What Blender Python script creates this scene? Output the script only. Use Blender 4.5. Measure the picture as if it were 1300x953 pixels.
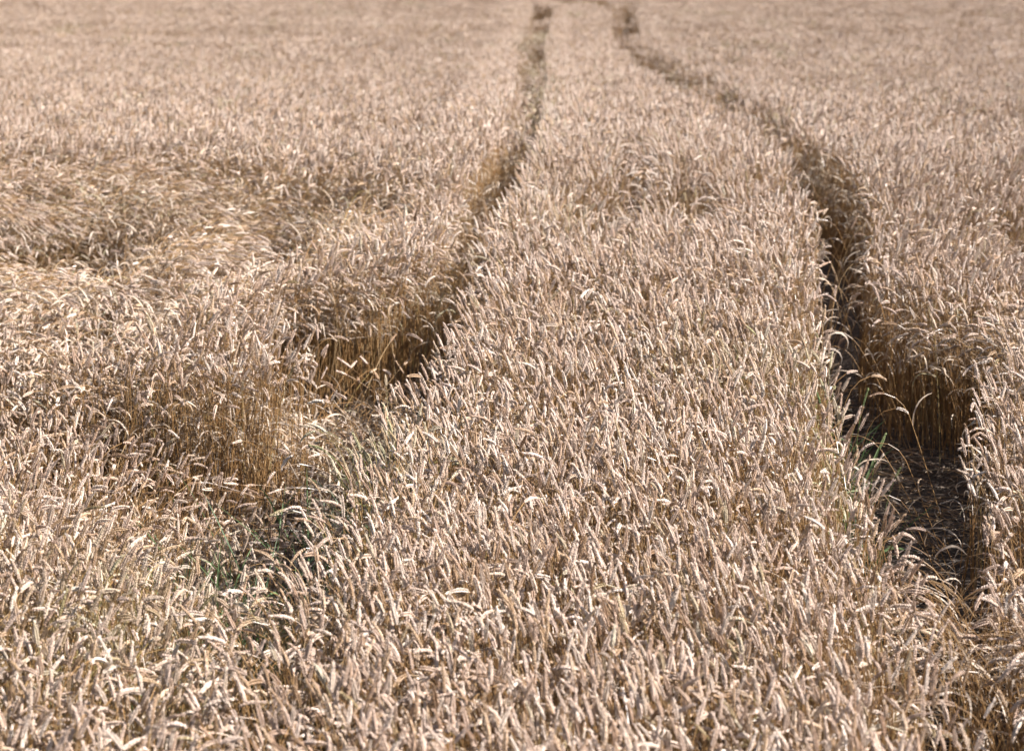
import bpy, math, random
import numpy as np
from mathutils import Vector, Matrix, Euler
R = math.radians
random.seed(7); rng = np.random.default_rng(11)
scene = bpy.context.scene
for o in list(bpy.data.objects): bpy.data.objects.remove(o)
COL = scene.collection

# ------------------------------------------------------------ camera
CAM_H = 2.86                      # standing on a bank at the field edge
cam_d = bpy.data.cameras.new('camera'); cam = bpy.data.objects.new('camera', cam_d); COL.objects.link(cam)
cam.location = (0, 0, CAM_H); cam.rotation_euler = (R(90 - 12), 0, 0)
cam_d.sensor_width = 36; cam_d.lens = 3000 / 1300 * 36; cam_d.clip_end = 2000; cam_d.clip_start = .1
cam_d.dof.use_dof = True; cam_d.dof.focus_distance = 8.7; cam_d.dof.aperture_fstop = 4.0
scene.camera = cam
# ------------------------------------------------------------ sky and sun
SUN_EL, SUN_AZ = 41, 97           # azimuth measured from +Y (away from the camera) towards +X (right)
w = bpy.data.worlds.new('World'); scene.world = w; w.use_nodes = True
nt = w.node_tree; sky = nt.nodes.new('ShaderNodeTexSky'); sky.sky_type = 'NISHITA'; sky.sun_disc = False
sky.sun_elevation = R(SUN_EL); sky.sun_rotation = R(SUN_AZ); sky.dust_density = 1.5
nt.links.new(sky.outputs[0], nt.nodes['Background'].inputs[0]); nt.nodes['Background'].inputs[1].default_value = .05
sd = bpy.data.lights.new('sun', 'SUN'); sun = bpy.data.objects.new('sun', sd); COL.objects.link(sun)
sd.energy = 5.0; sd.angle = R(.5); sd.color = (1, .955, .925)
sv = Vector((math.sin(R(SUN_AZ)) * math.cos(R(SUN_EL)), math.cos(R(SUN_AZ)) * math.cos(R(SUN_EL)), math.sin(R(SUN_EL))))
sun.rotation_euler = sv.to_track_quat('Z', 'Y').to_euler(); sun.location = (10, 10, 20)
vs = scene.view_settings; vs.view_transform = 'Standard'; vs.look = 'None'; vs.gamma = 1; vs.exposure = 1.38
vs.use_curve_mapping = False
scene.cycles.max_bounces = 6; scene.cycles.diffuse_bounces = 1; scene.cycles.transmission_bounces = 2
scene.cycles.use_denoising = True; scene.cycles.denoiser = 'OPENIMAGEDENOISE'; scene.cycles.denoising_input_passes = 'RGB_ALBEDO_NORMAL'

# ------------------------------------------------------------ terrain profile (drop of the crop's top below the eye)
CROP = .80
PROF = [(0,2.2),(5.95,2.06),(7.76,1.98),(11.37,1.84),(15.1,1.72),(20,1.92),(28.1,2.38),(40,2.86),(52,3.3),(58.6,3.46),(66,3.45),(400,3.3)]
_d = np.linspace(0, 400, 8001); _z = np.interp(_d, *zip(*PROF)); _k = np.hanning(61); _k /= _k.sum()
_z = np.convolve(np.pad(_z, 30, mode='edge'), _k, mode='valid')
def base_z(x, y): return CAM_H - CROP - np.interp(y, _d, _z)

RR_L = [(1.131,5.392),(1.17,5.77),(1.207,6.237),(1.216,6.632),(1.224,7.563),(1.256,8.339),(1.367,9.699),(1.509,11.174),(1.59,12.449),(1.63,13.907),(1.658,16.028),(1.654,18.74),(1.742,25.587),(1.695,31.554),(1.794,39.843),(2.2,52.005),(2.579,60.121),(1.971,62.913),(1.062,64.407),(-6,65.2)]
RR_R = [(1.217,5.392),(1.239,5.77),(1.262,6.237),(1.263,6.461),(1.392,6.807),(1.479,7.108),(1.476,7.563),(1.552,8.131),(1.703,8.672),(1.911,9.262),(1.817,9.727),(1.63,10.068),(1.57,10.45),(1.66,11.08),(1.84,11.99),(1.94,13.203),(1.97,14.541),(2.0,16.583),(2.07,20.351),(2.13,27.92),(2.03,33.512),(2.08,41.434),(2.52,52.005),(2.95,61.836),(2.042,65.181),(1.094,66.384),(-6,67)]
LR_R = [(-.58,5.392),(-.612,5.864),(-.604,6.301),(-.593,6.843),(-.56,7.309),(-.485,7.838),(-.426,8.286),(-.27,8.789),(-.176,9.422),(-.184,10.226),(-.158,11.174),(-.041,12.33),(.063,13.478),(.178,15.682),(.316,25.046),(.475,39.843),(1.009,61.14),(.422,64.028),(-1.075,65.0),(-6,65.4)]
LR_L = [(-.685,5.392),(-.709,5.864),(-.714,6.301),(-.711,6.843),(-.701,7.393),(-.719,8.131),(-.744,8.789),(-.786,9.158),(-.975,9.56),(-1.081,10.226),(-.815,10.467),(-.533,10.5),(-.363,10.95),(-.315,11.99),(-.226,13.478),(-.052,15.682),(.042,25.046),(.12,39.843),(.58,61.836),(.324,65.577),(-1.094,66.384),(-6,67)]
def widen(p, d, y0=19):                                  # the far wheelings, measured again
    return [(a + d * min(1, max(0, (b - y0) / 6)) if b < 62 else a, b) for a, b in p]
RR_R = widen(RR_R, .21); RR_R = [(a - .06 * math.exp(-((b - 14) / 3) ** 2), b) for a, b in RR_R]; LR_L = widen(LR_L, -.03, 13); LR_R = widen(LR_R, .07, 16); RR_L = widen(RR_L, -.07, 18)
def extend(p): return [(p[0][0] - .05, 3.0)] + p      # the wheelings run on towards the viewer
def shift(p): return [(a * kf(b), b * kf(b)) for a, b in p]   # outlines read at ear level, moved back to where the stems stand
def kf(b): return 1 + .15 / float(np.interp(b, _d, _z))
K = 1.075
RR_L, RR_R, LR_L, LR_R = shift(RR_L), shift(RR_R), shift(LR_L), shift(LR_R)
RR_R = [(a + .07 * (b < 8.3) + .03 + .05 * (b < 7.1) - .09 * (b < 8.3) + .09 * math.exp(-((b - 9.7) / 1.0) ** 2), b) for a, b in RR_R]; RR_L = [(a - .06 * (b < 8.7) - .10 * math.exp(-((b - 9.9) / 1.4) ** 2), b) for a, b in RR_L]
RR = np.array(extend(RR_L) + extend(RR_R)[::-1]); LR = np.array(extend(LR_L) + extend(LR_R)[::-1])
def inside(poly, x, y):
    r = np.zeros(len(x), bool); n = len(poly)
    for i in range(n):
        x1, y1 = poly[i]; x2, y2 = poly[(i + 1) % n]
        if y1 == y2: continue
        c = ((y1 > y) != (y2 > y)) & (x < (x2 - x1) * (y - y1) / (y2 - y1) + x1); r ^= c
    return r
def seg_dist(poly, x, y):                             # distance to the outline and the direction to its nearest point
    best = np.full(len(x), 1e9); bx = np.zeros(len(x)); by = np.zeros(len(x))
    for i in range(len(poly)):
        a = poly[i]; b = poly[(i + 1) % len(poly)]; d = b - a; L = max(d @ d, 1e-9)
        t = np.clip(((x - a[0]) * d[0] + (y - a[1]) * d[1]) / L, 0, 1)
        px = a[0] + t * d[0] - x; py = a[1] + t * d[1] - y; q = px * px + py * py
        m = q < best; best[m] = q[m]; bx[m] = px[m]; by[m] = py[m]
    return np.sqrt(best), bx, by
class Noise:                                           # smooth value noise in plan
    def __init__(s, seed, n=256): s.g = np.random.default_rng(seed).random((n, n)); s.n = n
    def __call__(s, x, y, sc):
        x = np.asarray(x) / sc + 40.3; y = np.asarray(y) / sc + 17.7; i = np.floor(x).astype(int); j = np.floor(y).astype(int); u = x - i; v = y - j
        u = u * u * (3 - 2 * u); v = v * v * (3 - 2 * v); g = s.g; n = s.n
        return (g[i % n, j % n] * (1-u) * (1-v) + g[(i+1) % n, j % n] * u * (1-v) + g[i % n, (j+1) % n] * (1-u) * v + g[(i+1) % n, (j+1) % n] * u * v)
N1, N2, N3, N4 = Noise(1), Noise(2), Noise(3), Noise(4)
def gauss(x, y, cx, cy, rx, ry): return np.exp(-((x - cx) / rx) ** 2 - ((y - cy) / ry) ** 2)
def smooth(a, b, v): t = np.clip((v - a) / (b - a), 0, 1); return t * t * (3 - 2 * t)
def ground_z(x, y):
    x = np.asarray(x, float); y = np.asarray(y, float); s = x.shape; x = x.ravel(); y = y.ravel()
    z = base_z(x, y) + (N1(x, y, .35) - .5) * .025 + (N2(x, y, .09) - .5) * .016
    near = (y < 70) & (y > 2) & (np.abs(x) < 8)
    for P in (RR, LR):
        if near.any():
            d, _, _ = seg_dist(P, x[near], y[near]); ins = inside(P, x[near], y[near]); z[near] -= np.where(ins, smooth(0, .12, d) * .05, 0)
    return z.reshape(s)

# ------------------------------------------------------------ materials
def new_mat(name):
    m = bpy.data.materials.new(name); m.use_nodes = True; n = m.node_tree; return m, n, n.nodes['Principled BSDF']
def nd(n, t, **k):
    x = n.nodes.new(t)
    for a, b in k.items(): setattr(x, a, b)
    return x
def ramp(n, src, stops):
    r = nd(n, 'ShaderNodeValToRGB'); e = r.color_ramp.elements
    while len(e) < len(stops): e.new(.5)
    for q, (p, c) in zip(e, stops): q.position = p; q.color = (*c, 1)
    n.links.new(src, r.inputs[0]); return r.outputs[0]
def plant_mat(name, stops, green, rough, trans, noise_scale, noise_amt, spec=.35):
    m, n, b = new_mat(name)
    oi = nd(n, 'ShaderNodeObjectInfo'); at = nd(n, 'ShaderNodeAttribute', attribute_name='stalk_random'); 
    ad = nd(n, 'ShaderNodeMath', operation='ADD'); n.links.new(oi.outputs['Random'], ad.inputs[0]); n.links.new(at.outputs['Fac'], ad.inputs[1])
    fr = nd(n, 'ShaderNodeMath', operation='FRACT'); n.links.new(ad.outputs[0], fr.inputs[0])
    col = ramp(n, fr.outputs[0], stops)
    gt = nd(n, 'ShaderNodeAttribute', attribute_name='tint', attribute_type='INSTANCER')
    mx = nd(n, 'ShaderNodeMix', data_type='RGBA'); n.links.new(gt.outputs['Fac'], mx.inputs[0]); n.links.new(col, mx.inputs[6]); mx.inputs[7].default_value = (*green, 1)
    tc = nd(n, 'ShaderNodeTexCoord'); nz = nd(n, 'ShaderNodeTexNoise'); nz.inputs['Scale'].default_value = noise_scale; nz.inputs['Detail'].default_value = 3
    n.links.new(tc.outputs['Object'], nz.inputs['Vector'])
    mr = nd(n, 'ShaderNodeMapRange'); n.links.new(nz.outputs[0], mr.inputs[0]); mr.inputs[1].default_value = .3; mr.inputs[2].default_value = .7; mr.inputs[3].default_value = 1 - noise_amt; mr.inputs[4].default_value = 1 + noise_amt
    hs = nd(n, 'ShaderNodeHueSaturation'); n.links.new(mx.outputs[2], hs.inputs['Color']); n.links.new(mr.outputs[0], hs.inputs['Value'])
    n.links.new(hs.outputs[0], b.inputs['Base Color']); b.inputs['Roughness'].default_value = rough; b.inputs['Specular IOR Level'].default_value = spec
    if trans:
        tr = nd(n, 'ShaderNodeBsdfTranslucent'); n.links.new(hs.outputs[0], tr.inputs[0]); ms = nd(n, 'ShaderNodeMixShader'); ms.inputs[0].default_value = trans
        out = n.nodes['Material Output']; n.links.new(b.outputs[0], ms.inputs[1]); n.links.new(tr.outputs[0], ms.inputs[2]); n.links.new(ms.outputs[0], out.inputs[0])
    return m
M_STEM = plant_mat('straw_stem', [(0, (.27,.145,.055)), (.35, (.38,.225,.095)), (.7, (.17,.085,.03)), (1, (.46,.32,.17))], (.20,.26,.07), .34, .04, 9, .25, .6)
M_EAR = plant_mat('wheat_ear', [(0, (.61,.44,.33)), (.25, (.72,.56,.455)), (.45, (.46,.30,.20)), (.7, (.78,.65,.54)), (.85, (.58,.40,.25)), (1, (.28,.17,.10))], (.36,.36,.15), .45, .08, 220, .25, .45)
M_LEAF = plant_mat('dry_leaf', [(0, (.60,.47,.34)), (.5, (.66,.55,.44)), (1, (.48,.34,.22))], (.16,.28,.08), .5, .35, 40, .2)
M_GSTEM = plant_mat('green_stem', [(0, (.13,.22,.06)), (1, (.22,.28,.10))], (.2,.3,.1), .45, .2, 9, .2)
M_GLEAF = plant_mat('green_leaf', [(0, (.06,.12,.045)), (1, (.17,.23,.10))], (.2,.3,.1), .42, .3, 30, .25)
M_GEAR = plant_mat('green_ear', [(0, (.20,.28,.11)), (1, (.30,.34,.15))], (.2,.3,.1), .5, .15, 200, .2)
M_TWIG = plant_mat('dead_weed', [(0, (.13,.08,.05)), (1, (.22,.15,.09))], (.2,.2,.1), .7, 0, 30, .3)
def soil_mat():
    m, n, b = new_mat('dry_soil'); tc = nd(n, 'ShaderNodeTexCoord')
    a = nd(n, 'ShaderNodeTexNoise'); a.inputs['Scale'].default_value = 22; a.inputs['Detail'].default_value = 8; n.links.new(tc.outputs['Object'], a.inputs['Vector'])
    c = ramp(n, a.outputs[0], [(.3, (.03,.02,.014)), (.55, (.07,.048,.033)), (.75, (.13,.095,.065))]); n.links.new(c, b.inputs['Base Color']); b.inputs['Roughness'].default_value = .95
    v = nd(n, 'ShaderNodeTexVoronoi'); v.inputs['Scale'].default_value = 45; n.links.new(tc.outputs['Object'], v.inputs['Vector'])
    ad = nd(n, 'ShaderNodeMath', operation='ADD'); n.links.new(a.outputs[0], ad.inputs[0]); n.links.new(v.outputs['Distance'], ad.inputs[1])
    bp = nd(n, 'ShaderNodeBump'); bp.inputs['Strength'].default_value = .9; bp.inputs['Distance'].default_value = .02; n.links.new(ad.outputs[0], bp.inputs['Height']); n.links.new(bp.outputs[0], b.inputs['Normal'])
    return m
M_SOIL = soil_mat()

# ------------------------------------------------------------ ground sheet: fine near, coarse to the horizon
def make_ground():
    ys = np.concatenate([np.arange(-6, 3, .6), np.arange(3, 17, .045), np.arange(17, 34, .15), np.arange(34, 110, .9), np.geomspace(110, 900, 14)])
    xs = np.concatenate([-np.geomspace(500, 8, 14), np.arange(-7.6, -3.2, .25), np.arange(-3.1, 3.3, .045), np.arange(3.4, 7.8, .25), np.geomspace(8, 500, 14)])
    X, Y = np.meshgrid(xs, ys); Z = ground_z(X, np.clip(Y, 0, 400)); ny, nx = X.shape
    v = np.stack([X, Y, Z], -1).reshape(-1, 3); i = np.arange(ny * nx).reshape(ny, nx)
    f = np.stack([i[:-1, :-1], i[:-1, 1:], i[1:, 1:], i[1:, :-1]], -1).reshape(-1, 4)
    me = bpy.data.meshes.new('ground'); me.from_pydata(v.tolist(), [], f.tolist()); me.materials.append(M_SOIL); me.shade_smooth()
    o = bpy.data.objects.new('ground', me); COL.objects.link(o); o['kind'] = 'structure'; o['label'] = 'dark dry soil under the wheat, bare in the wheel tracks'
make_ground()

# ------------------------------------------------------------ stalk modelling
class MB:
    def __init__(s): s.v = []; s.f = []; s.m = []; s.r = []; s.p = []
    def add(s, v, f, m, r=0., p=0):
        o = len(s.v); s.v += [tuple(q) for q in v]; s.f += [tuple(i + o for i in q) for q in f]; s.m += [m] * len(f); s.r += [r] * len(v); s.p += [p] * len(v)
    def mesh(s, name, mats, pts=None):
        me = bpy.data.meshes.new(name); me.from_pydata(s.v, [], s.f)
        for m in mats: me.materials.append(m)
        me.polygons.foreach_set('material_index', s.m); me.attributes.new('stalk_random', 'FLOAT', 'POINT').data.foreach_set('value', s.r)
        return me
def centreline(L, lean, nod, rn, wig=.02):
    """points and angles from the base to the tip of the ear (ear_len more); bends in the +x plane"""
    ear = .062 * rn.uniform(.72, 1.2); pts = [Vector((0, 0, 0))]; dirs = []; n = 15; w1, w2 = rn.uniform(-wig, wig), rn.uniform(-wig, wig)
    for i in range(n):
        t = (i + .5) / n; th = lean * t ** 1.6 + nod * .62 * max(0, (t - .78) / .22) ** 1.3
        d = Vector((math.sin(th), w1 * math.sin(4 * t) + w2 * math.sin(9 * t), math.cos(th))).normalized(); dirs.append(d); pts.append(pts[-1] + d * L / n)
    ep = [pts[-1].copy()]; ed = []; m = 10
    for i in range(m):
        t = (i + .5) / m; th = lean + nod * (.62 + .38 * t)
        d = Vector((math.sin(th), w1 * math.sin(4.) + w2 * math.sin(9.), math.cos(th))).normalized(); ed.append(d); ep.append(ep[-1] + d * ear / m)
    return pts, dirs, ep, ed, ear
def frame(d):
    a = Vector((0, 1, 0)); a = (a - d * a.dot(d)).normalized(); return a, d.cross(a)
def tube(pts, rad, sides):
    v = []; f = []
    for k, p in enumerate(pts):
        d = (pts[min(k + 1, len(pts) - 1)] - pts[max(k - 1, 0)]).normalized(); a, b = frame(d); r = rad[k]
        for s in range(sides): q = 2 * math.pi * s / sides; v.append(p + a * math.cos(q) * r + b * math.sin(q) * r)
    for k in range(len(pts) - 1):
        for s in range(sides): s2 = (s + 1) % sides; f.append((k * sides + s, k * sides + s2, (k + 1) * sides + s2, (k + 1) * sides + s))
    return v, f
def grain(p, d, out, L, wd, th, ns=5):
    """a pointed floret: d = its long axis, out = away from the rachis"""
    side = d.cross(out).normalized(); v = [p]; prof = ((.22, .75), (.5, 1.), (.78, .62)) if ns == 5 else ((.35, 1.), (.75, .7)); nr = len(prof)
    for t, s in prof:
        c = p + d * L * t + out * th * .25 * s
        for k in range(ns): q = 2 * math.pi * k / ns; v.append(c + side * math.cos(q) * wd * s * .5 + out * math.sin(q) * th * s * .5)
    v.append(p + d * L - out * th * .1); f = []
    for k in range(ns): f.append((0, 1 + (k + 1) % ns, 1 + k))
    for r in range(nr - 1):
        for k in range(ns): a = 1 + r * ns + k; b = 1 + r * ns + (k + 1) % ns; f.append((a, b, b + ns, a + ns))
    for k in range(ns): f.append((1 + (nr - 1) * ns + k, 1 + (nr - 1) * ns + (k + 1) % ns, 1 + nr * ns))
    return v, f
def along(ep, ed, t):
    t = min(max(t, 0), .9999) * len(ed); i = int(t); u = t - i; return ep[i].lerp(ep[i + 1], u), ed[i]
def ear_fine(mb, ep, ed, L, rn, mat, rnd, p, fat=1.):
    n = max(7, round(L / .0072)); az = rn.uniform(0, math.pi); plump = rn.uniform(.78, 1.08)
    for k in range(2 * n):
        t = (k + .3) / (2 * n) * .93; c, d = along(ep, ed, t); a, b = frame(d); sg = 1 if k % 2 else -1
        o1 = a * math.cos(az) + b * math.sin(az); o2 = -a * math.sin(az) + b * math.cos(az)
        sz = (.72 + .5 * math.sin(math.pi * min(1, t * 1.05 + .12))) * rn.uniform(.9, 1.1) * fat * plump * .94
        for h in (-1, 0, 1):
            if h == 0 and k % 3 == 2: continue
            out = (o1 * sg + o2 * h * .6).normalized(); dd = (d + out * (.33 + .14 * rn.random())).normalized()
            v, f = grain(c + out * .0008, dd, out, .0118 * sz, .0043 * sz, .0037 * sz); mb.add(v, f, mat, rnd, p)
    for k in range(4):
        c, d = along(ep, ed, .88 + .03 * k); a, b = frame(d); q = k * 1.57 + az; out = a * math.cos(q) + b * math.sin(q); dd = (d + out * .18).normalized()
        v, f = grain(c, dd, out, .015 * fat, .004, .0035); mb.add(v, f, mat, rnd, p)
    for k in range(5):                                  # short awn tips
        c, d = along(ep, ed, rn.uniform(.55, 1)); a, b = frame(d); q = rn.uniform(0, 6.28); out = a * math.cos(q) + b * math.sin(q); dd = (d + out * .35).normalized(); s = dd.cross(out).normalized() * .0005
        e = c + out * .004 + dd * rn.uniform(.012, .022); mb.add([c + out * .003 + s, c + out * .003 - s, e], [(0, 1, 2)], mat, rnd, p)
def ear_coarse(mb, ep, ed, L, rn, mat, rnd, p, fat, n, hs):
    az = rn.uniform(0, math.pi); plump = rn.uniform(.85, 1.1)
    for k in range(2 * n):
        t = (k + .3) / (2 * n) * .95; c, d = along(ep, ed, t); a, b = frame(d); sg = 1 if k % 2 else -1
        o1 = a * math.cos(az) + b * math.sin(az); o2 = -a * math.sin(az) + b * math.cos(az); sz = (.72 + .5 * math.sin(math.pi * min(1, t * 1.05 + .12))) * fat * plump
        for h in hs:
            out = (o1 * sg + o2 * h * .6).normalized(); dd = (d + out * .32).normalized(); v, f = grain(c + out * .0008, dd, out, .0125 * sz * 9 / n * .85, .0052 * sz, .0045 * sz, 4); mb.add(v, f, mat, rnd, p)
def leaf(mb, base, d0, az, L, W, droop, rn, mat, rnd, p, n=7, twist=2.):
    h = Vector((math.cos(az), math.sin(az), 0)); th = .35; c = base.copy(); v = []; f = []; tw = rn.uniform(-twist, twist)
    for k in range(n + 1):
        t = k / n; d = (h * math.sin(th) + Vector((0, 0, 1)) * math.cos(th)).normalized(); s = d.cross(Vector((-math.sin(az), math.cos(az), 0)))
        sd = (Vector((-math.sin(az), math.cos(az), 0)) * math.cos(tw * t) + s * math.sin(tw * t)); wd = W * .5 * math.sin(math.pi * (.12 + .86 * t)) ** .7
        v += [c - sd * wd, c + sd * wd]; c = c + d * L / n; th += droop / n * (1 + rn.uniform(-.5, .5))
        if k: f.append((2 * k - 2, 2 * k - 1, 2 * k + 1, 2 * k))
    mb.add(v, f, mat, rnd, p)
TIPS = {}
def stalk(parts, kind, detail, rn, origin=Vector((0, 0, 0)), head=0., mats=(0, 1, 2), rnd=0., p=0, fat=1.):
    """kind: up, nod, lodged. parts = (stem MB, ear MB, leaf MB), may be the same builder"""
    if kind == 'up': lean, nod, L = rn.uniform(.0, .16), rn.choice((rn.uniform(.0, .35), rn.uniform(.2, 1.0))), rn.uniform(.69, .745)
    elif kind == 'nod': lean, nod, L = rn.uniform(.05, .3), rn.uniform(1.1, 2.3), rn.uniform(.72, .77)
    else: lean, nod, L = rn.uniform(1.15, 1.5), rn.uniform(.4, 1.1), rn.uniform(.75, .85)
    pts, dirs, ep, ed, ear = centreline(L, lean, nod, rn); TIPS.setdefault(p, (ep[5].x, ep[5].z))
    rot = Matrix.Rotation(head, 3, 'Z')
    T = lambda q: rot @ q + origin
    tmp = MB()
    r0 = .0017 * fat; st = pts if detail == 2 else (pts[::2] + [pts[-1]] if detail == 1 else [pts[0], pts[8], pts[12], pts[-1]])
    v, f = tube(st, [r0 * (1 - .35 * i / len(st)) for i in range(len(st))], (5, 3, 3)[2 - detail])
    parts[0].add([T(q) for q in v], f, mats[0], rnd, p)
    if detail == 2:
        for t in (5, 10): v, f = tube([pts[t] - dirs[t] * .004, pts[t], pts[t] + dirs[t] * .004], [.0019, .0027, .0019], 5); parts[0].add([T(q) for q in v], f, mats[0], rnd, p)
    if detail == 2: ear_fine(tmp, ep, ed, ear, rn, mats[1], rnd, p)
    elif detail == 1: ear_coarse(tmp, ep, ed, ear, rn, mats[1], rnd, p, fat, 8, (-1, 1))
    else: ear_coarse(tmp, ep, ed, ear, rn, mats[1], rnd, p, fat, 6, (-1, 1))
    parts[1].add([T(Vector(q)) for q in tmp.v], tmp.f, mats[1], rnd, p)
    nl = (1 if rn.random() < .7 else 0) + (1 if rn.random() < .5 else 0) if detail else (1 if rn.random() < .3 else 0)
    tmp = MB()
    if parts[2] is not parts[0]: nl = 1
    for q in range(nl):
        i = rn.choice((7, 9, 11)); leaf(tmp, pts[i], dirs[i], rn.uniform(0, 6.28), rn.uniform(.09, .2), rn.uniform(.004, .009) * fat, rn.uniform(1.2, 3.2), rn, mats[2], rnd, p, n=(4, 4, 7)[detail])
    if tmp.v: parts[2].add([T(Vector(q)) for q in tmp.v], tmp.f, mats[2], rnd, p)

# ------------------------------------------------------------ the field model: what grows where
def field(x, y, clump=0.):
    """returns keep mask, height factor, lodging 0..1, heading, lean, green tint"""
    n = len(x); keep = np.ones(n, bool)
    dR, rx_, ry_ = seg_dist(RR, x, y); dL, lx_, ly_ = seg_dist(LR, x, y); inR = inside(RR, x, y); inL = inside(LR, x, y)
    x0_, y0_ = x, y; x, y = x / K, y / K
    tramp = inL & (y > 8.1) & (y < 10.6)                    # beaten-down plants in the bay of the left wheeling
    low = inL & (y <= 8.1)
    u = rng.random(n)
    keep &= ~(inR & (dR > .015 + clump * .2)); 
    keep &= ~(inL & (dL > .02 + clump * .2) & ~(tramp & (u < .3)) & ~(low & (u < .30)) & ~((y > 10.6) & (u < .05) & (y < 30)))
    keep &= ~((~inR) & (dR < clump)) & ~((~inL) & (dL < clump))
    lodge = np.zeros(n)
    lodge += .95 * gauss(x, y, -2.4, 11.9, 1.2, 2.2) + .8 * gauss(x, y, -2.6, 9.9, .95, 1.0) + .8 * gauss(x, y, -1.3, 12.3, .8, 1.3) + .5 * gauss(x, y, -3.2, 13.5, 1.6, 1.2)
    lodge += .7 * gauss(x, y, 2.7, 11.6, .45, 1.0) + .35 * gauss(x, y, 2.1, 9.8, .5, .5) + .8 * gauss(x, y, 1.62, 6.4, .25, .55) + .5 * gauss(x, y, .75, 13.2, .35, .8) * .6
    lodge += .8 * gauss(x, y, -9.5, 48, 14, 1.2) * .6 + .5 * gauss(x, y, 10, 50, 9, 1.) * .6
    lodge = smooth(.12, .75, lodge); lodge = np.clip(lodge + (N3(x, y, .4) - .5) * .7 * (lodge > .1), 0, 1); rump = gauss(x, y, -2.6, 11.8, 1.6, 2.2)
    h = 1 + (N1(x, y, .8) - .5) * .07 + (N2(x, y, .22) - .5) * .09
    h -= .10 * np.clip(lodge, 0, 1); rum = rump * smooth(.5, .85, N4(x, y, .33) * .6 + N2(x, y, .7) * .5)
    hol = .95 * gauss(x, y, -2.55, 12.6, .34, .75) + .35 * gauss(x, y, -1.95, 12.7, .18, .4) + .95 * gauss(x, y, -1.4, 12.7, .2, .6) + .22 * gauss(x, y, -1.62, 11.3, .16, .3) + .25 * gauss(x, y, -2.75, 10.3, .3, .25) \
        + .8 * gauss(x, y, .46, 12.6, .11, .5) + .6 * gauss(x, y, .70, 12.9, .08, .4) + .75 * gauss(x, y, .95, 12.3, .10, .4) + .7 * gauss(x, y, 1.12, 12.9, .07, .4) + .95 * gauss(x, y, .76, 14.1, .09, .7) + .2 * gauss(x, y, .62, 11.6, .1, .25) + .3 * gauss(x, y, .40, 9.7, .07, .25) \
        + .22 * gauss(x, y, -.15, 7.25, .1, .12) + .18 * gauss(x, y, .03, 7.05, .08, .1) + .42 * gauss(x, y, 2.5, 11.3, .14, .5) + .2 * gauss(x, y, -1.9, 13.6, .15, .3)
    hol = hol * 1.35 + .6 * rum; h -= hol
    hh = hol
    fx = smooth(-1.75, -1.0, x); left = x < -.5
    front = 8.95 + .12 * (N2(x, y * 0, .3) - .5)               # the step in front of the tall left block
    dy = front - y; dipamt = (.30 + .40 * fx)
    h -= np.where(left & (dy > 0), dipamt * (1 - smooth(.8 + .5 * fx, 2.2 + .5 * fx, dy)), 0)
    h -= np.where(left, .14 * gauss(x, y, -.85, 6.6, .22, 1.0), 0)
    h = np.where(tramp, rng.uniform(.25, .55, n), h); h = np.where(low, rng.uniform(.3, .6, n), h)
    h += np.where(y > 20, (N1(x, y * 4, 6.) - .5) * .16 * smooth(20, 32, y), 0) - .22 * np.exp(-((y - 46.5 - .05 * x) / 1.3) ** 2) * (N2(x, y, 2.) > .3)
    sparse = np.where(left & (dy > 0) & (dy < 1.7), .2 + .3 * fx, 0) + .6 * np.clip(hol * 2, 0, 1) + np.where(left, .35 * gauss(x, y, -.85, 6.8, .25, 1.0), 0)
    sparse = sparse + .22 * lodge
    keep &= rng.random(n) > sparse
    # heading: a common leaning direction with local swirls
    ang = np.where(x < -.4, R(-12), np.where(x > 1.4, R(160), R(150)))
    ang = np.where((x > 1.4) & (y > 10.4), R(10), ang)
    ang = ang + lodge * (N4(x + 9, y, .38) - .5) * 3.0 + lodge * (N2(x, y + 5, .8) - .5) * 1.6
    spread = np.where(lodge > .3, .7, 1.5)
    head = ang + (N4(x, y, 1.1) - .5) * 2.0 + (N3(x, y, .3) - .5) * 1.2 + rng.normal(0, spread, n)
    lean = np.abs(rng.normal(.05, .09, n)) + .06 * N1(x, y, .6)
    for d, dx_, dy_, ins in ((dR, rx_, ry_, inR), (dL, lx_, ly_, inL)):     # the plants at an edge hang over it
        e = (d < .13) & ~ins & (rng.random(n) < np.where((y < 9.5) | ((x < .3) & (y < 13)), .6, np.where((y < 10.3) & (x > 1.7), .85, .1))); head = np.where(e, np.arctan2(dy_, dx_) + rng.normal(0, .5, n), head); lean = np.where(e, lean + (.10 + .12 * (x > 1.7) * (y < 10.3)) * (1 - d / .13), lean)
    tl = 1.28 - .3 * smooth(8.3, 9.9, y); keep &= ~(tramp & (y > 9.95)); lean = np.where(tramp, tl + rng.normal(0, .13, n), lean); lean = np.where(low, np.abs(rng.normal(.1, .35, n)), lean)
    tint = np.zeros(n)
    tint += .65 * gauss(x, y, -.45, 7.8, .14, .35) + .45 * gauss(x, y, .38, 12.2, .16, .5) + .5 * np.exp(-((dR) / .06) ** 2) * (x < 1.4) * (y < 9.6) * (y > 7.2) + .35 * gauss(x, y, -.95, 7.6, .3, .5) + .2 * gauss(x, y, -1.1, 6.4, .4, .7)
    tint += .25 * np.exp(-(dL / .08) ** 2) * (y > 13) * (y < 45) * (x > .1) + .25 * gauss(x, y, .9, 8.9, .3, .3)
    tint = np.clip(tint * rng.uniform(.1, 1.6, n), 0, .9) * (rng.random(n) < .75) + (rng.random(n) < .03) * .3
    return keep, h, lodge, head, lean, np.clip(tint, 0, .9), (dR, inR, inL, tramp, hh)

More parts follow.
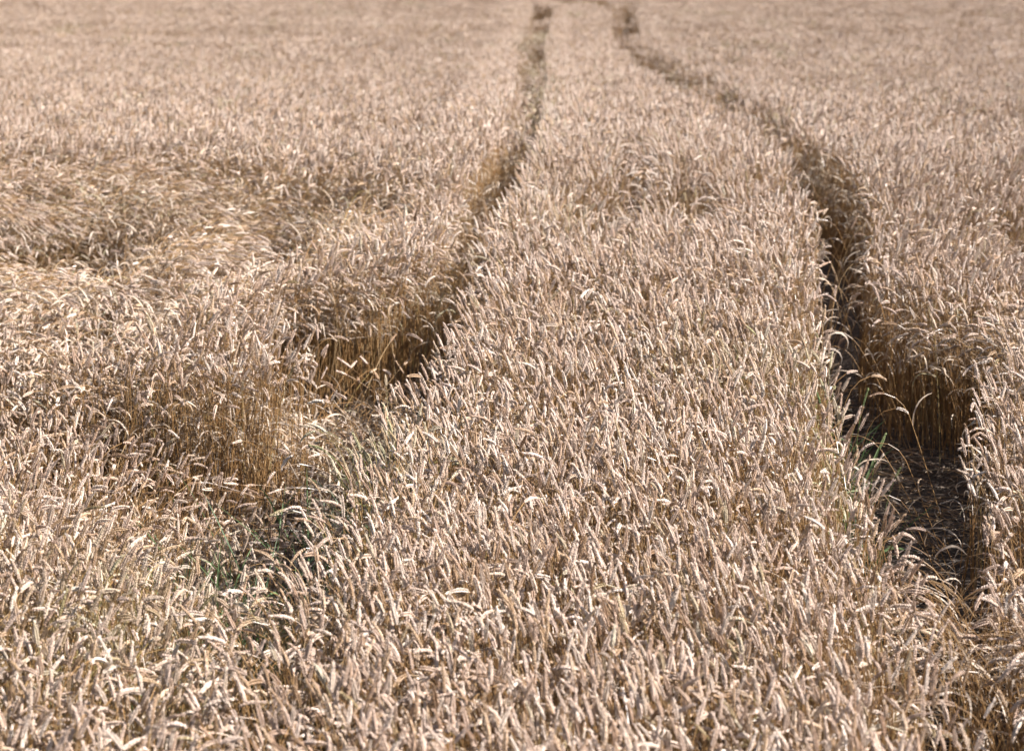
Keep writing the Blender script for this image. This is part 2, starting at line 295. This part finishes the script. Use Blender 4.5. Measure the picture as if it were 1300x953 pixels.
# prototypes in one list: (builder, class, variant)
NU, NN, NL = 20, 14, 10
MATS = [M_STEM, M_EAR, M_LEAF]
big = MB(); rn = random.Random(5)
def shade_keys(k, s): return k
pid = 0; IDX = {}
for kind, cnt in (('up', NU), ('nod', NN), ('lodged', NL)):                # near: one stalk each, fully modelled
    IDX['near', kind] = list(range(pid, pid + cnt))
    for _ in range(cnt): stalk((big, big, big), kind, 2, rn, rnd=rn.random(), p=pid); pid += 1
IDX['edge', 'up'] = list(range(pid, pid + 10))
for _ in range(10): stalk((big, big, big), 'nod' if _ > 7 else 'up', 1, rn, rnd=rn.random(), p=pid, fat=1.15); pid += 1
for dist, cnt, rad, n_st, det, fat in (('mid', 6, .10, 20, 1, 1.03), ('far', 4, .20, 56, 0, 1.15)):
    for kind in ('up', 'lodged'):
        IDX[dist, kind] = list(range(pid, pid + cnt))
        for _ in range(cnt):
            for q in range(n_st):
                o = Vector((rn.uniform(-rad, rad), rn.uniform(-rad, rad), rn.uniform(-.14, .03)))
                kk = kind if kind == 'lodged' else ('nod' if rn.random() < .3 else 'up')
                stalk((big, big, big), kk, det, rn, o, rn.gauss(0, .6 if kind == 'lodged' else 1.1), rnd=rn.random(), p=pid, fat=fat)
            pid += 1
NP = pid

def grid(y0, y1, step, jit, margin, hw=.2167):
    out = []
    for y in np.arange(y0, y1, step):
        half = hw * y + margin; xs = np.arange(-half, half, step); out.append(np.stack([xs, np.full(len(xs), y)], -1))
    p = np.concatenate(out); return p + rng.uniform(-jit, jit, p.shape)
P, ROT, SCL, PID, TINT = [], [], [], [], []
EARS = []
def plant(pts, dist, clump, step):
    x, y = pts[:, 0], pts[:, 1]; keep, h, lodge, head, lean, tint, ex = field(x, y, clump); n = len(x)
    gz = ground_z(x, y); u = rng.random(n); exin = ex[2] & (y < 10.6 * K)
    if dist == 'near':
        pn = .27 + .14 * (x < -.4) + .22 * np.clip(lodge * 2, 0, 1) + .35 * (ex[0] < .12) * (x > 1.3)
        cls = np.where(u < lodge * 1.05, 2, np.where(rng.random(n) < pn, 1, 0))
        pidv = np.where(cls == 0, rng.choice(IDX['near', 'up'], n), np.where(cls == 1, rng.choice(IDX['near', 'nod'], n), rng.choice(IDX['near', 'lodged'], n)))
        lodged = cls == 2
    elif dist == 'edge': pidv = rng.choice(IDX['edge', 'up'], n); lodged = u < -1
    else:
        lodged = u < lodge * 1.1; pidv = np.where(lodged, rng.choice(IDX[dist, 'lodged'], n), rng.choice(IDX[dist, 'up'], n))
    s = rng.uniform(.97, 1.08, n)
    z = gz - np.where(lodged, np.minimum(.35 * (1 - h) + .6 * ex[4], .5), 1 - h) * CROP - .02 + (rng.normal(0, .028, n) if dist == 'near' else rng.normal(0, .02, n))
    lean = np.where(lodged, lean * .5, lean)
    # rows closer to the ground are leaned, not sunk, in trampled patches
    z = np.where(ex[3], gz - .01, z)
    k = keep.copy()
    if clump == 0:                                         # no ear may stand in the open gap above a wheel track
        tx = np.array([TIPS[i][0] for i in range(NP)])[pidv]; tz = np.array([TIPS[i][1] for i in range(NP)])[pidv]
        off = (tx * np.cos(lean) + tz * np.sin(lean)) * s; ex, ey = x + off * np.cos(head), y + off * np.sin(head)
        for Pg in (RR, LR):
            own = inside(Pg, ex, ey); d, _, _ = seg_dist(Pg, ex, ey); lim = np.where(y < 10, .005, -.01) + .07 * (rng.random(n) < .1)
            lim = np.where((Pg is LR) & (rng.random(n) < .35) & (y < 13), lim + .07, lim); lim = np.where((x > 1.83) & (y > 9.2 * K) & (y < 10.2 * K), .13, lim); k &= ~(own & (d > np.where(y < 17, lim, .01)) & ~exin)
    return x[k], y[k], z[k], lean[k], head[k], s[k], pidv[k], tint[k], h[k], lodged[k]
def edge_points():
    out = []
    for Pg in (RR, LR):
        for half in (Pg[:len(Pg) // 2], Pg[len(Pg) // 2:]):
            for a, b in zip(half[:-1], half[1:]):
                if max(a[1], b[1]) < 16.9: continue
                L = np.hypot(*(b - a)); n = int(L * .9 * 680); t = rng.random(n); d = (b - a) / L; o = rng.uniform(-.45, .45, n)
                q = a + np.outer(t * L, d) + np.outer(o, (-d[1], d[0])); out.append(q[(q[:, 1] >= 17)])
    return np.concatenate(out)
layers = [plant(grid(4.3, 17, .0325, .019, .9), 'near', 0, .039), plant(edge_points(), 'edge', 0, .05), plant(grid(17, 36, .17, .06, 1.6), 'mid', .26, .17), plant(grid(36, 125, .36, .1, 2), 'far', .32, .36)]

# ------------------------------------------------------------ the 300 stalks that show largest: taken out of the crop as things of their own
x, y, z, lean, head, s, pidv, tint, h, lodged = layers[0]
top = z + .76 * s * np.cos(lean); ex_ = x + .05 * np.cos(head); ey_ = y + .05 * np.sin(head)
pc = R(12); dz = CAM_H - top; depth = ey_ * math.cos(pc) + dz * math.sin(pc); down = dz * math.cos(pc) - ey_ * math.sin(pc)
V = 476.5 + 3000 * down / depth; U = 650 + 3000 * ex_ / depth
cand = np.where((V > 792) & (V < 868) & (U > 10) & (U < 1290) & ~lodged)[0]
score = top[cand] + rng.uniform(0, .03, len(cand)) - .25 * (y[cand] - 5.9)
pick = cand[np.argsort(-score)[:262]]
solo = [(x[i], y[i], z[i], lean[i], head[i], s[i], int(pidv[i]), float(tint[i]), U[i]) for i in pick]
m = np.ones(len(x), bool); m[pick] = False
layers[0] = tuple(a[m] for a in layers[0])

X = np.concatenate([l[0] for l in layers]); Y = np.concatenate([l[1] for l in layers]); Z = np.concatenate([l[2] for l in layers])
LE = np.concatenate([l[3] for l in layers]); HE = np.concatenate([l[4] for l in layers]); SC = np.concatenate([l[5] for l in layers]); PI_ = np.concatenate([l[6] for l in layers]); TI = np.concatenate([l[7] for l in layers])
print('plants', len(X), 'protos', NP, 'proto faces', len(big.f))

def instancer(name, big, NP, mats, X, Y, Z, LE, HE, SC, PI_, TI, label):
    nv = len(big.v); n = len(X)
    me = bpy.data.meshes.new(name); me.from_pydata(big.v + np.stack([X, Y, Z], -1).tolist(), [], big.f)
    for m_ in mats: me.materials.append(m_)
    me.polygons.foreach_set('material_index', big.m)
    def att(nm, ty, a, f='value'): me.attributes.new(nm, ty, 'POINT').data.foreach_set(f, np.ascontiguousarray(a).ravel())
    att('stalk_random', 'FLOAT', np.concatenate([np.array(big.r, np.float32), np.zeros(n, np.float32)]))
    att('proto', 'INT', np.concatenate([np.array(big.p, np.int32), np.full(n, -1, np.int32)]))
    att('pick', 'INT', np.concatenate([np.zeros(nv, np.int32), PI_.astype(np.int32)]))
    att('scl', 'FLOAT', np.concatenate([np.ones(nv, np.float32), SC.astype(np.float32)]))
    att('tint', 'FLOAT', np.concatenate([np.zeros(nv, np.float32), TI.astype(np.float32)]))
    att('rot', 'FLOAT_VECTOR', np.concatenate([np.zeros((nv, 3), np.float32), np.stack([LE * 0, LE, HE], -1).astype(np.float32)]), 'vector')
    o = bpy.data.objects.new(name, me); COL.objects.link(o); o['kind'] = 'stuff'; o['label'] = label
    g = bpy.data.node_groups.new(name, 'GeometryNodeTree'); g.interface.new_socket('Geometry', in_out='INPUT', socket_type='NodeSocketGeometry'); g.interface.new_socket('Geometry', in_out='OUTPUT', socket_type='NodeSocketGeometry')
    gi = g.nodes.new('NodeGroupInput'); go = g.nodes.new('NodeGroupOutput')
    def named(nm, ty):
        a = g.nodes.new('GeometryNodeInputNamedAttribute'); a.data_type = ty; a.inputs[0].default_value = nm; return a.outputs[0]
    proto = named('proto', 'INT'); gt = g.nodes.new('GeometryNodeGeometryToInstance')
    for k in range(NP - 1, -1, -1):
        c = g.nodes.new('FunctionNodeCompare'); c.data_type = 'INT'; c.operation = 'EQUAL'; g.links.new(proto, c.inputs[2]); c.inputs[3].default_value = k
        sp = g.nodes.new('GeometryNodeSeparateGeometry'); g.links.new(gi.outputs[0], sp.inputs[0]); g.links.new(c.outputs[0], sp.inputs[1]); g.links.new(sp.outputs[0], gt.inputs[0])
    c = g.nodes.new('FunctionNodeCompare'); c.data_type = 'INT'; c.operation = 'LESS_THAN'; g.links.new(proto, c.inputs[2]); c.inputs[3].default_value = 0
    sp = g.nodes.new('GeometryNodeSeparateGeometry'); g.links.new(gi.outputs[0], sp.inputs[0]); g.links.new(c.outputs[0], sp.inputs[1])
    ip = g.nodes.new('GeometryNodeInstanceOnPoints'); g.links.new(sp.outputs[0], ip.inputs['Points']); g.links.new(gt.outputs[0], ip.inputs['Instance']); ip.inputs['Pick Instance'].default_value = True
    g.links.new(named('pick', 'INT'), ip.inputs['Instance Index'])
    er = g.nodes.new('FunctionNodeEulerToRotation'); g.links.new(named('rot', 'FLOAT_VECTOR'), er.inputs[0]); g.links.new(er.outputs[0], ip.inputs['Rotation'])
    g.links.new(named('scl', 'FLOAT'), ip.inputs['Scale']); g.links.new(ip.outputs[0], go.inputs[0])
    md = o.modifiers.new('growth', 'NODES'); md.node_group = g
    return o
instancer('wheat_crop', big, NP, MATS, X, Y, Z, LE, HE, SC, PI_, TI, 'ripe pale wheat crop covering the whole field on both sides of the wheel tracks')

# ------------------------------------------------------------ individual stalks
def kids(parent, meshes):
    for nm, me in meshes:
        o = bpy.data.objects.new(nm, me); COL.objects.link(o); o.parent = parent
PROTO = {}
rn2 = random.Random(21)
def proto_meshes(kind, i, mats=(M_STEM, M_EAR, M_LEAF)):
    key = (kind, i, mats[1].name)
    if key not in PROTO:
        a, b, c = MB(), MB(), MB(); stalk((a, b, c), kind, 2, rn2, rnd=rn2.random(), mats=(0, 0, 0))
        PROTO[key] = [('stem', a.mesh('stem', [mats[0]])), ('ear', b.mesh('ear', [mats[1]])), ('leaf', c.mesh('leaf', [mats[2]]))]
    return PROTO[key]
def stalk_thing(x, y, z, lean, head, s, kind, i, tint, label, group, name='wheat_stalk', mats=(M_STEM, M_EAR, M_LEAF), cat='wheat stalk'):
    o = bpy.data.objects.new(name, None); COL.objects.link(o); o.empty_display_size = .05
    o.location = (x, y, z); o.rotation_euler = (0, lean, head); o.scale = (s, s, s); o['label'] = label; o['category'] = cat
    if group: o['group'] = group
    for nm, me in proto_meshes(kind, i, mats):
        c = bpy.data.objects.new(nm, me); COL.objects.link(c); c.parent = o; c['tint'] = tint
    return o
for (px, py, pz, le, he, sc_, pi_, ti, u) in solo:
    kind = 'up' if pi_ in IDX['near', 'up'] else 'nod'
    i = pi_ % 9
    where = ('left of the left track', 'between the wheel tracks', 'right of the right track')[0 if px < -.6 else (1 if px < 1.22 else 2)]
    how = {'up': 'ripe tan wheat stalk with upright ear', 'nod': 'ripe tan wheat stalk with drooping ear'}[kind]
    if ti > .3: how = how.replace('ripe tan', 'green tinged')
    stalk_thing(px, py, pz, le, he, sc_, kind, i, ti, f'{how} at the near edge, {where}', f'{how.split(" wheat")[0]} {"upright" if kind == "up" else "drooping"} foreground wheat {where}')

# stray ears over the bare right wheel track and other plants one can single out
def g(x, y): return float(ground_z(np.array([x]), np.array([y]))[0])
STRAY = [
 (1.62, 8.45, .42, 172, 'nod', 1.0, 'long arched wheat stalk reaching furthest left over the dark bay of the right wheel track'),
 (1.60, 8.15, .36, 185, 'nod', 1.0, 'wheat stalk hooked over the dark right wheel track just below the longest arching one'),
 (1.58, 7.85, .5, 178, 'nod', 1.0, 'low wheat stalk curving left over bare soil halfway along the right track edge'),
 (1.50, 7.55, .3, 195, 'nod', .98, 'drooping wheat stalk at the corner where the right bank turns to shade'),
 (1.70, 8.85, .3, 190, 'nod', 1.0, 'sunlit wheat ear bending left at the mouth of the dark bay in right crop'),
 (1.50, 7.05, .25, 150, 'nod', .95, 'bent wheat ear hanging beside the shaded stems above the near right clump'),
 (1.18, 8.75, .12, 20, 'nod', 1.0, 'brown wheat ear bowed right over the track above the green plants'),
 (1.20, 8.55, .18, 5, 'nod', .97, 'pale wheat ear bowed right over the track just above the green plants'),
 (1.23, 6.75, .5, 60, 'up', .8, 'short wheat stalk leaning over straw litter in the near right wheel track'),
 (1.24, 6.45, .35, 75, 'up', .85, 'leaning wheat ear at the narrow near end of the right wheel track'),
 (-.86, 9.5, .08, 120, 'up', 1.08, 'tall pale upright wheat ear standing before the dark bay in left crop'),
 (-.78, 9.35, .05, 100, 'up', 1.03, 'straight wheat ear right of the tall pale one before the dark bay'),
 (-.92, 9.45, .1, 20, 'nod', 1.04, 'hooked pale wheat ear left of the dark bay in left crop'),
 (-.60, 9.75, .1, -20, 'nod', 1.04, 'bleached wheat stalk standing alone against the dark bay of left crop'),
 (-.57, 9.8, .16, -100, 'up', 1.0, 'bleached wheat stalk leaning forward in front of the dark bay of left crop'),
 (-.52, 9.72, .22, -10, 'nod', .9, 'shorter bleached wheat stalk drooping right in front of the dark bay'),
 (-.25, 9.3, .4, 140, 'up', .9, 'low ear leaning left across the dark gap of the left wheel track'),
 (-.22, 9.45, .5, 150, 'up', .9, 'pale ear lying across the dark gap below the watermark free left track'),
]
for (a, b, le, he, kd, sc_, lab) in STRAY:
    a *= K; b *= K
    lab = lab.replace(' below the watermark free left track', ' of the left track beside standing wheat')
    stalk_thing(a, b, g(a, b) - .005, le, R(he), sc_, kd, rn2.randrange(9), 0, lab, None)
GM = (M_GSTEM, M_GEAR, M_GLEAF)
for (a, b, le, he, sc_, lab) in [
 (1.235, 8.35, .03, 0, .98, 'tallest unripe green wheat stalk at the left edge of the dark right track'),
 (1.24, 8.1, .06, 30, .86, 'green wheat stalk with plump ear right of the tallest green one'),
 (1.26, 8.0, .08, -20, .80, 'shortest green wheat stalk, nearest the bare soil of the right track'),
 (1.21, 8.6, .04, 200, .92, 'slim green wheat stalk behind the tallest green one by the right track')]:
    a *= K; b *= K
    stalk_thing(a, b, g(a, b) - .005, le, R(he), sc_, 'up', rn2.randrange(5), 0, lab, None, name='green_wheat_stalk', mats=GM, cat='green wheat')

def grass_plant(x, y, n, hgt, label, seed, cols=(M_GLEAF,), spread=.03, name='grass_tuft'):
    rr = random.Random(seed); x *= K; y *= K; root = bpy.data.objects.new(name, None); COL.objects.link(root); root.location = (x, y, g(x, y) - .003); root['label'] = label; root['category'] = 'grass tuft'
    for k in range(n):
        mb = MB(); hh = hgt * rr.uniform(.55, 1); a = rr.uniform(0, 6.28); b = Vector((rr.uniform(-spread, spread), rr.uniform(-spread, spread), 0)); tp = b + Vector((math.cos(a) * .04, math.sin(a) * .04, hh))
        v, f = tube([b, b.lerp(tp, .5) + Vector((.004, 0, 0)), tp], [.002, .0017, .001], 5); mb.add(v, f, 0, rr.random())
        st = mb.mesh('stem', [M_GSTEM]); o = bpy.data.objects.new('stem', st); COL.objects.link(o); o.parent = root
        for q in range(3):
            mb = MB(); leaf(mb, b.lerp(tp, rr.uniform(.3, .95)), None, rr.uniform(0, 6.28), rr.uniform(.12, .24), rr.uniform(.006, .011), rr.uniform(.8, 2.2), rr, 0, rr.random(), 0)
            o = bpy.data.objects.new('blade', mb.mesh('blade', [rr.choice(cols)])); COL.objects.link(o); o.parent = root
grass_plant(1.25, 8.22, 3, .55, 'green leafy grass plant with broad pale blades at the left edge of the right track', 3, (M_GLEAF, M_LEAF))
grass_plant(1.235, 7.95, 3, .42, 'lower green grass plant beside bare soil nearer than the pale bladed one', 4)
grass_plant(-.73, 6.75, 4, .62, 'tallest green grass tuft in the near left wheel track', 5)
grass_plant(-.85, 6.9, 3, .5, 'green grass tuft among tan stems left of the left wheel track', 6)
grass_plant(-.50, 8.9, 3, .42, 'small green tuft among beaten down straw in the left track bay', 8)
grass_plant(-2.25, 12.0, 4, .45, 'green grass tuft deep in the dark hollow of the flattened left wheat', 9)

def weed(x, y, hgt, lean_v, label, seed, nb=9, spreadf=.5):
    rr = random.Random(seed); x *= K; y *= K; root = bpy.data.objects.new('dead_weed', None); COL.objects.link(root); root.location = (x, y, g(x, y) - .003); root['label'] = label; root['category'] = 'weed'
    tip = Vector((lean_v[0], lean_v[1], hgt)); c = [Vector((0, 0, 0)).lerp(tip, t) + Vector((math.sin(t * 5) * .012, math.cos(t * 6) * .01, 0)) for t in np.linspace(0, 1, 9)]
    mb = MB(); v, f = tube(c, [.0035 - .0027 * i / 8 for i in range(9)], 5); mb.add(v, f, 0, .2); o = bpy.data.objects.new('stem', mb.mesh('stem', [M_TWIG])); COL.objects.link(o); o.parent = root
    for k in range(nb):
        b = c[rr.randrange(2, 8)]; a = rr.uniform(0, 6.28); L = hgt * rr.uniform(.15, .4) * spreadf * 2; e = b + Vector((math.cos(a) * L * .6, math.sin(a) * L * .6, L * .8)); mb = MB()
        v, f = tube([b, b.lerp(e, .5) + Vector((0, 0, .01)), e], [.0018, .0012, .0007], 4); mb.add(v, f, 0, rr.random())
        for q in range(5):
            leaf(mb, b.lerp(e, rr.uniform(.3, 1)), None, rr.uniform(0, 6.28), .03, .006, 1.5, rr, 0, rr.random(), 0, n=3)
        o = bpy.data.objects.new('branch', mb.mesh('branch', [M_TWIG])); COL.objects.link(o); o.parent = root
weed(-.82, 7.0, .62, (.30, .15), 'thin dark dead weed stem slanting up to the right across the left wheel track', 1, 5, .25)
weed(-.78, 6.75, .45, (.12, .05), 'short dark dead weed with forked twigs low in the left wheel track', 2, 7, .4)
weed(-1.70, 11.1, .78, (.03, 0), 'bushy brown dead weed rising from the flattened wheat on the left', 3, 34, .5)

# ------------------------------------------------------------ straw litter and thin grass: nobody could count it
def litter():
    mb = MB(); rr = random.Random(9); n = 0
    regions = [(RR, 5.2, 12, 1000, 0), (LR, 5.2, 14, 3600, 0), (LR, 8.5, 10.7, 1100, .3)]
    for Pg, y0, y1, cnt, up in regions:
        a = rng.uniform((Pg[Pg[:, 1] < y1][:, 0].min() - .1, y0), (Pg[Pg[:, 1] < y1][:, 0].max() + .1, y1), (cnt * 5, 2)); k = inside(Pg, a[:, 0], a[:, 1]); a = a[k][:cnt]
        zz = ground_z(a[:, 0], a[:, 1])
        for (px, py), pz in zip(a, zz):
            L = rr.uniform(.04, .28); q = rr.gauss(1.57, 1.0); el = rr.gauss(0, .10 if not up else .7) ; d = Vector((math.cos(q) * math.cos(el), math.sin(q) * math.cos(el), math.sin(el))); c = Vector((px, py, pz + .006 + rr.random() ** 1.5 * (.035 + up)))
            bend = Vector((rr.uniform(-.02, .02), rr.uniform(-.02, .02), rr.uniform(0, .012)))
            if rr.random() < (.25 if up else .6): v, f = tube([c - d * L / 2, c + bend, c + d * L / 2], [.0016] * 3, 4); mb.add(v, f, 0, rr.random())
            else:
                s = Vector((-d.y, d.x, rr.uniform(-.6, .6))).normalized() * rr.uniform(.002, .005) * (1.5 if up else 1); v = [c - d * L / 2 - s * .4, c - d * L / 2 + s * .4, c + bend - s, c + bend + s, c + d * L / 2 - s * .2, c + d * L / 2 + s * .2]; mb.add(v, [(0, 1, 3, 2), (2, 3, 5, 4)], 1, rr.random())
    o = bpy.data.objects.new('straw_litter', mb.mesh('straw_litter', [M_STEM, M_LEAF])); COL.objects.link(o); o['kind'] = 'stuff'; o['label'] = 'broken straw and dead leaves scattered on the soil of the wheel tracks'
litter()
def grass():
    mb = MB(); rr = random.Random(19)
    spots = [(-.84, 6.4, .16, .6, 200, .55), (-.95, 7.3, .22, .5, 110, .42), (-.62, 8.3, .13, .4, 60, .4), (.07, 17, .05, 2.5, 130, .2), (.2, 23, .05, 4, 140, .22), (.3, 33, .05, 6, 140, .25), (1.22, 8.2, .03, .6, 110, .45), (-1.3, 6.6, .35, .5, 60, .4), (-.4, 7.9, .06, .2, 40, .5), (-1.0, 5.9, .25, .3, 70, .45)]
    for cx, cy, sx, sy, n, hh in spots:
        cx *= K; cy *= K
        for _ in range(n):
            px, py = rr.gauss(cx, sx), rr.gauss(cy, sy); gz = g(px, py) if py < 17 else float(base_z(px, py)); wd = .006 if py < 12 else .014
            b = Vector((px, py, gz)); leaf(mb, b, None, rr.uniform(0, 6.28), hh * rr.uniform(.5, 1.3), wd, rr.uniform(.1, .9), rr, 0, rr.random(), 0, n=5)
    o = bpy.data.objects.new('grass', mb.mesh('grass', [M_GLEAF])); COL.objects.link(o); o['kind'] = 'stuff'; o['label'] = 'thin green grass growing along the wheel tracks'
grass()
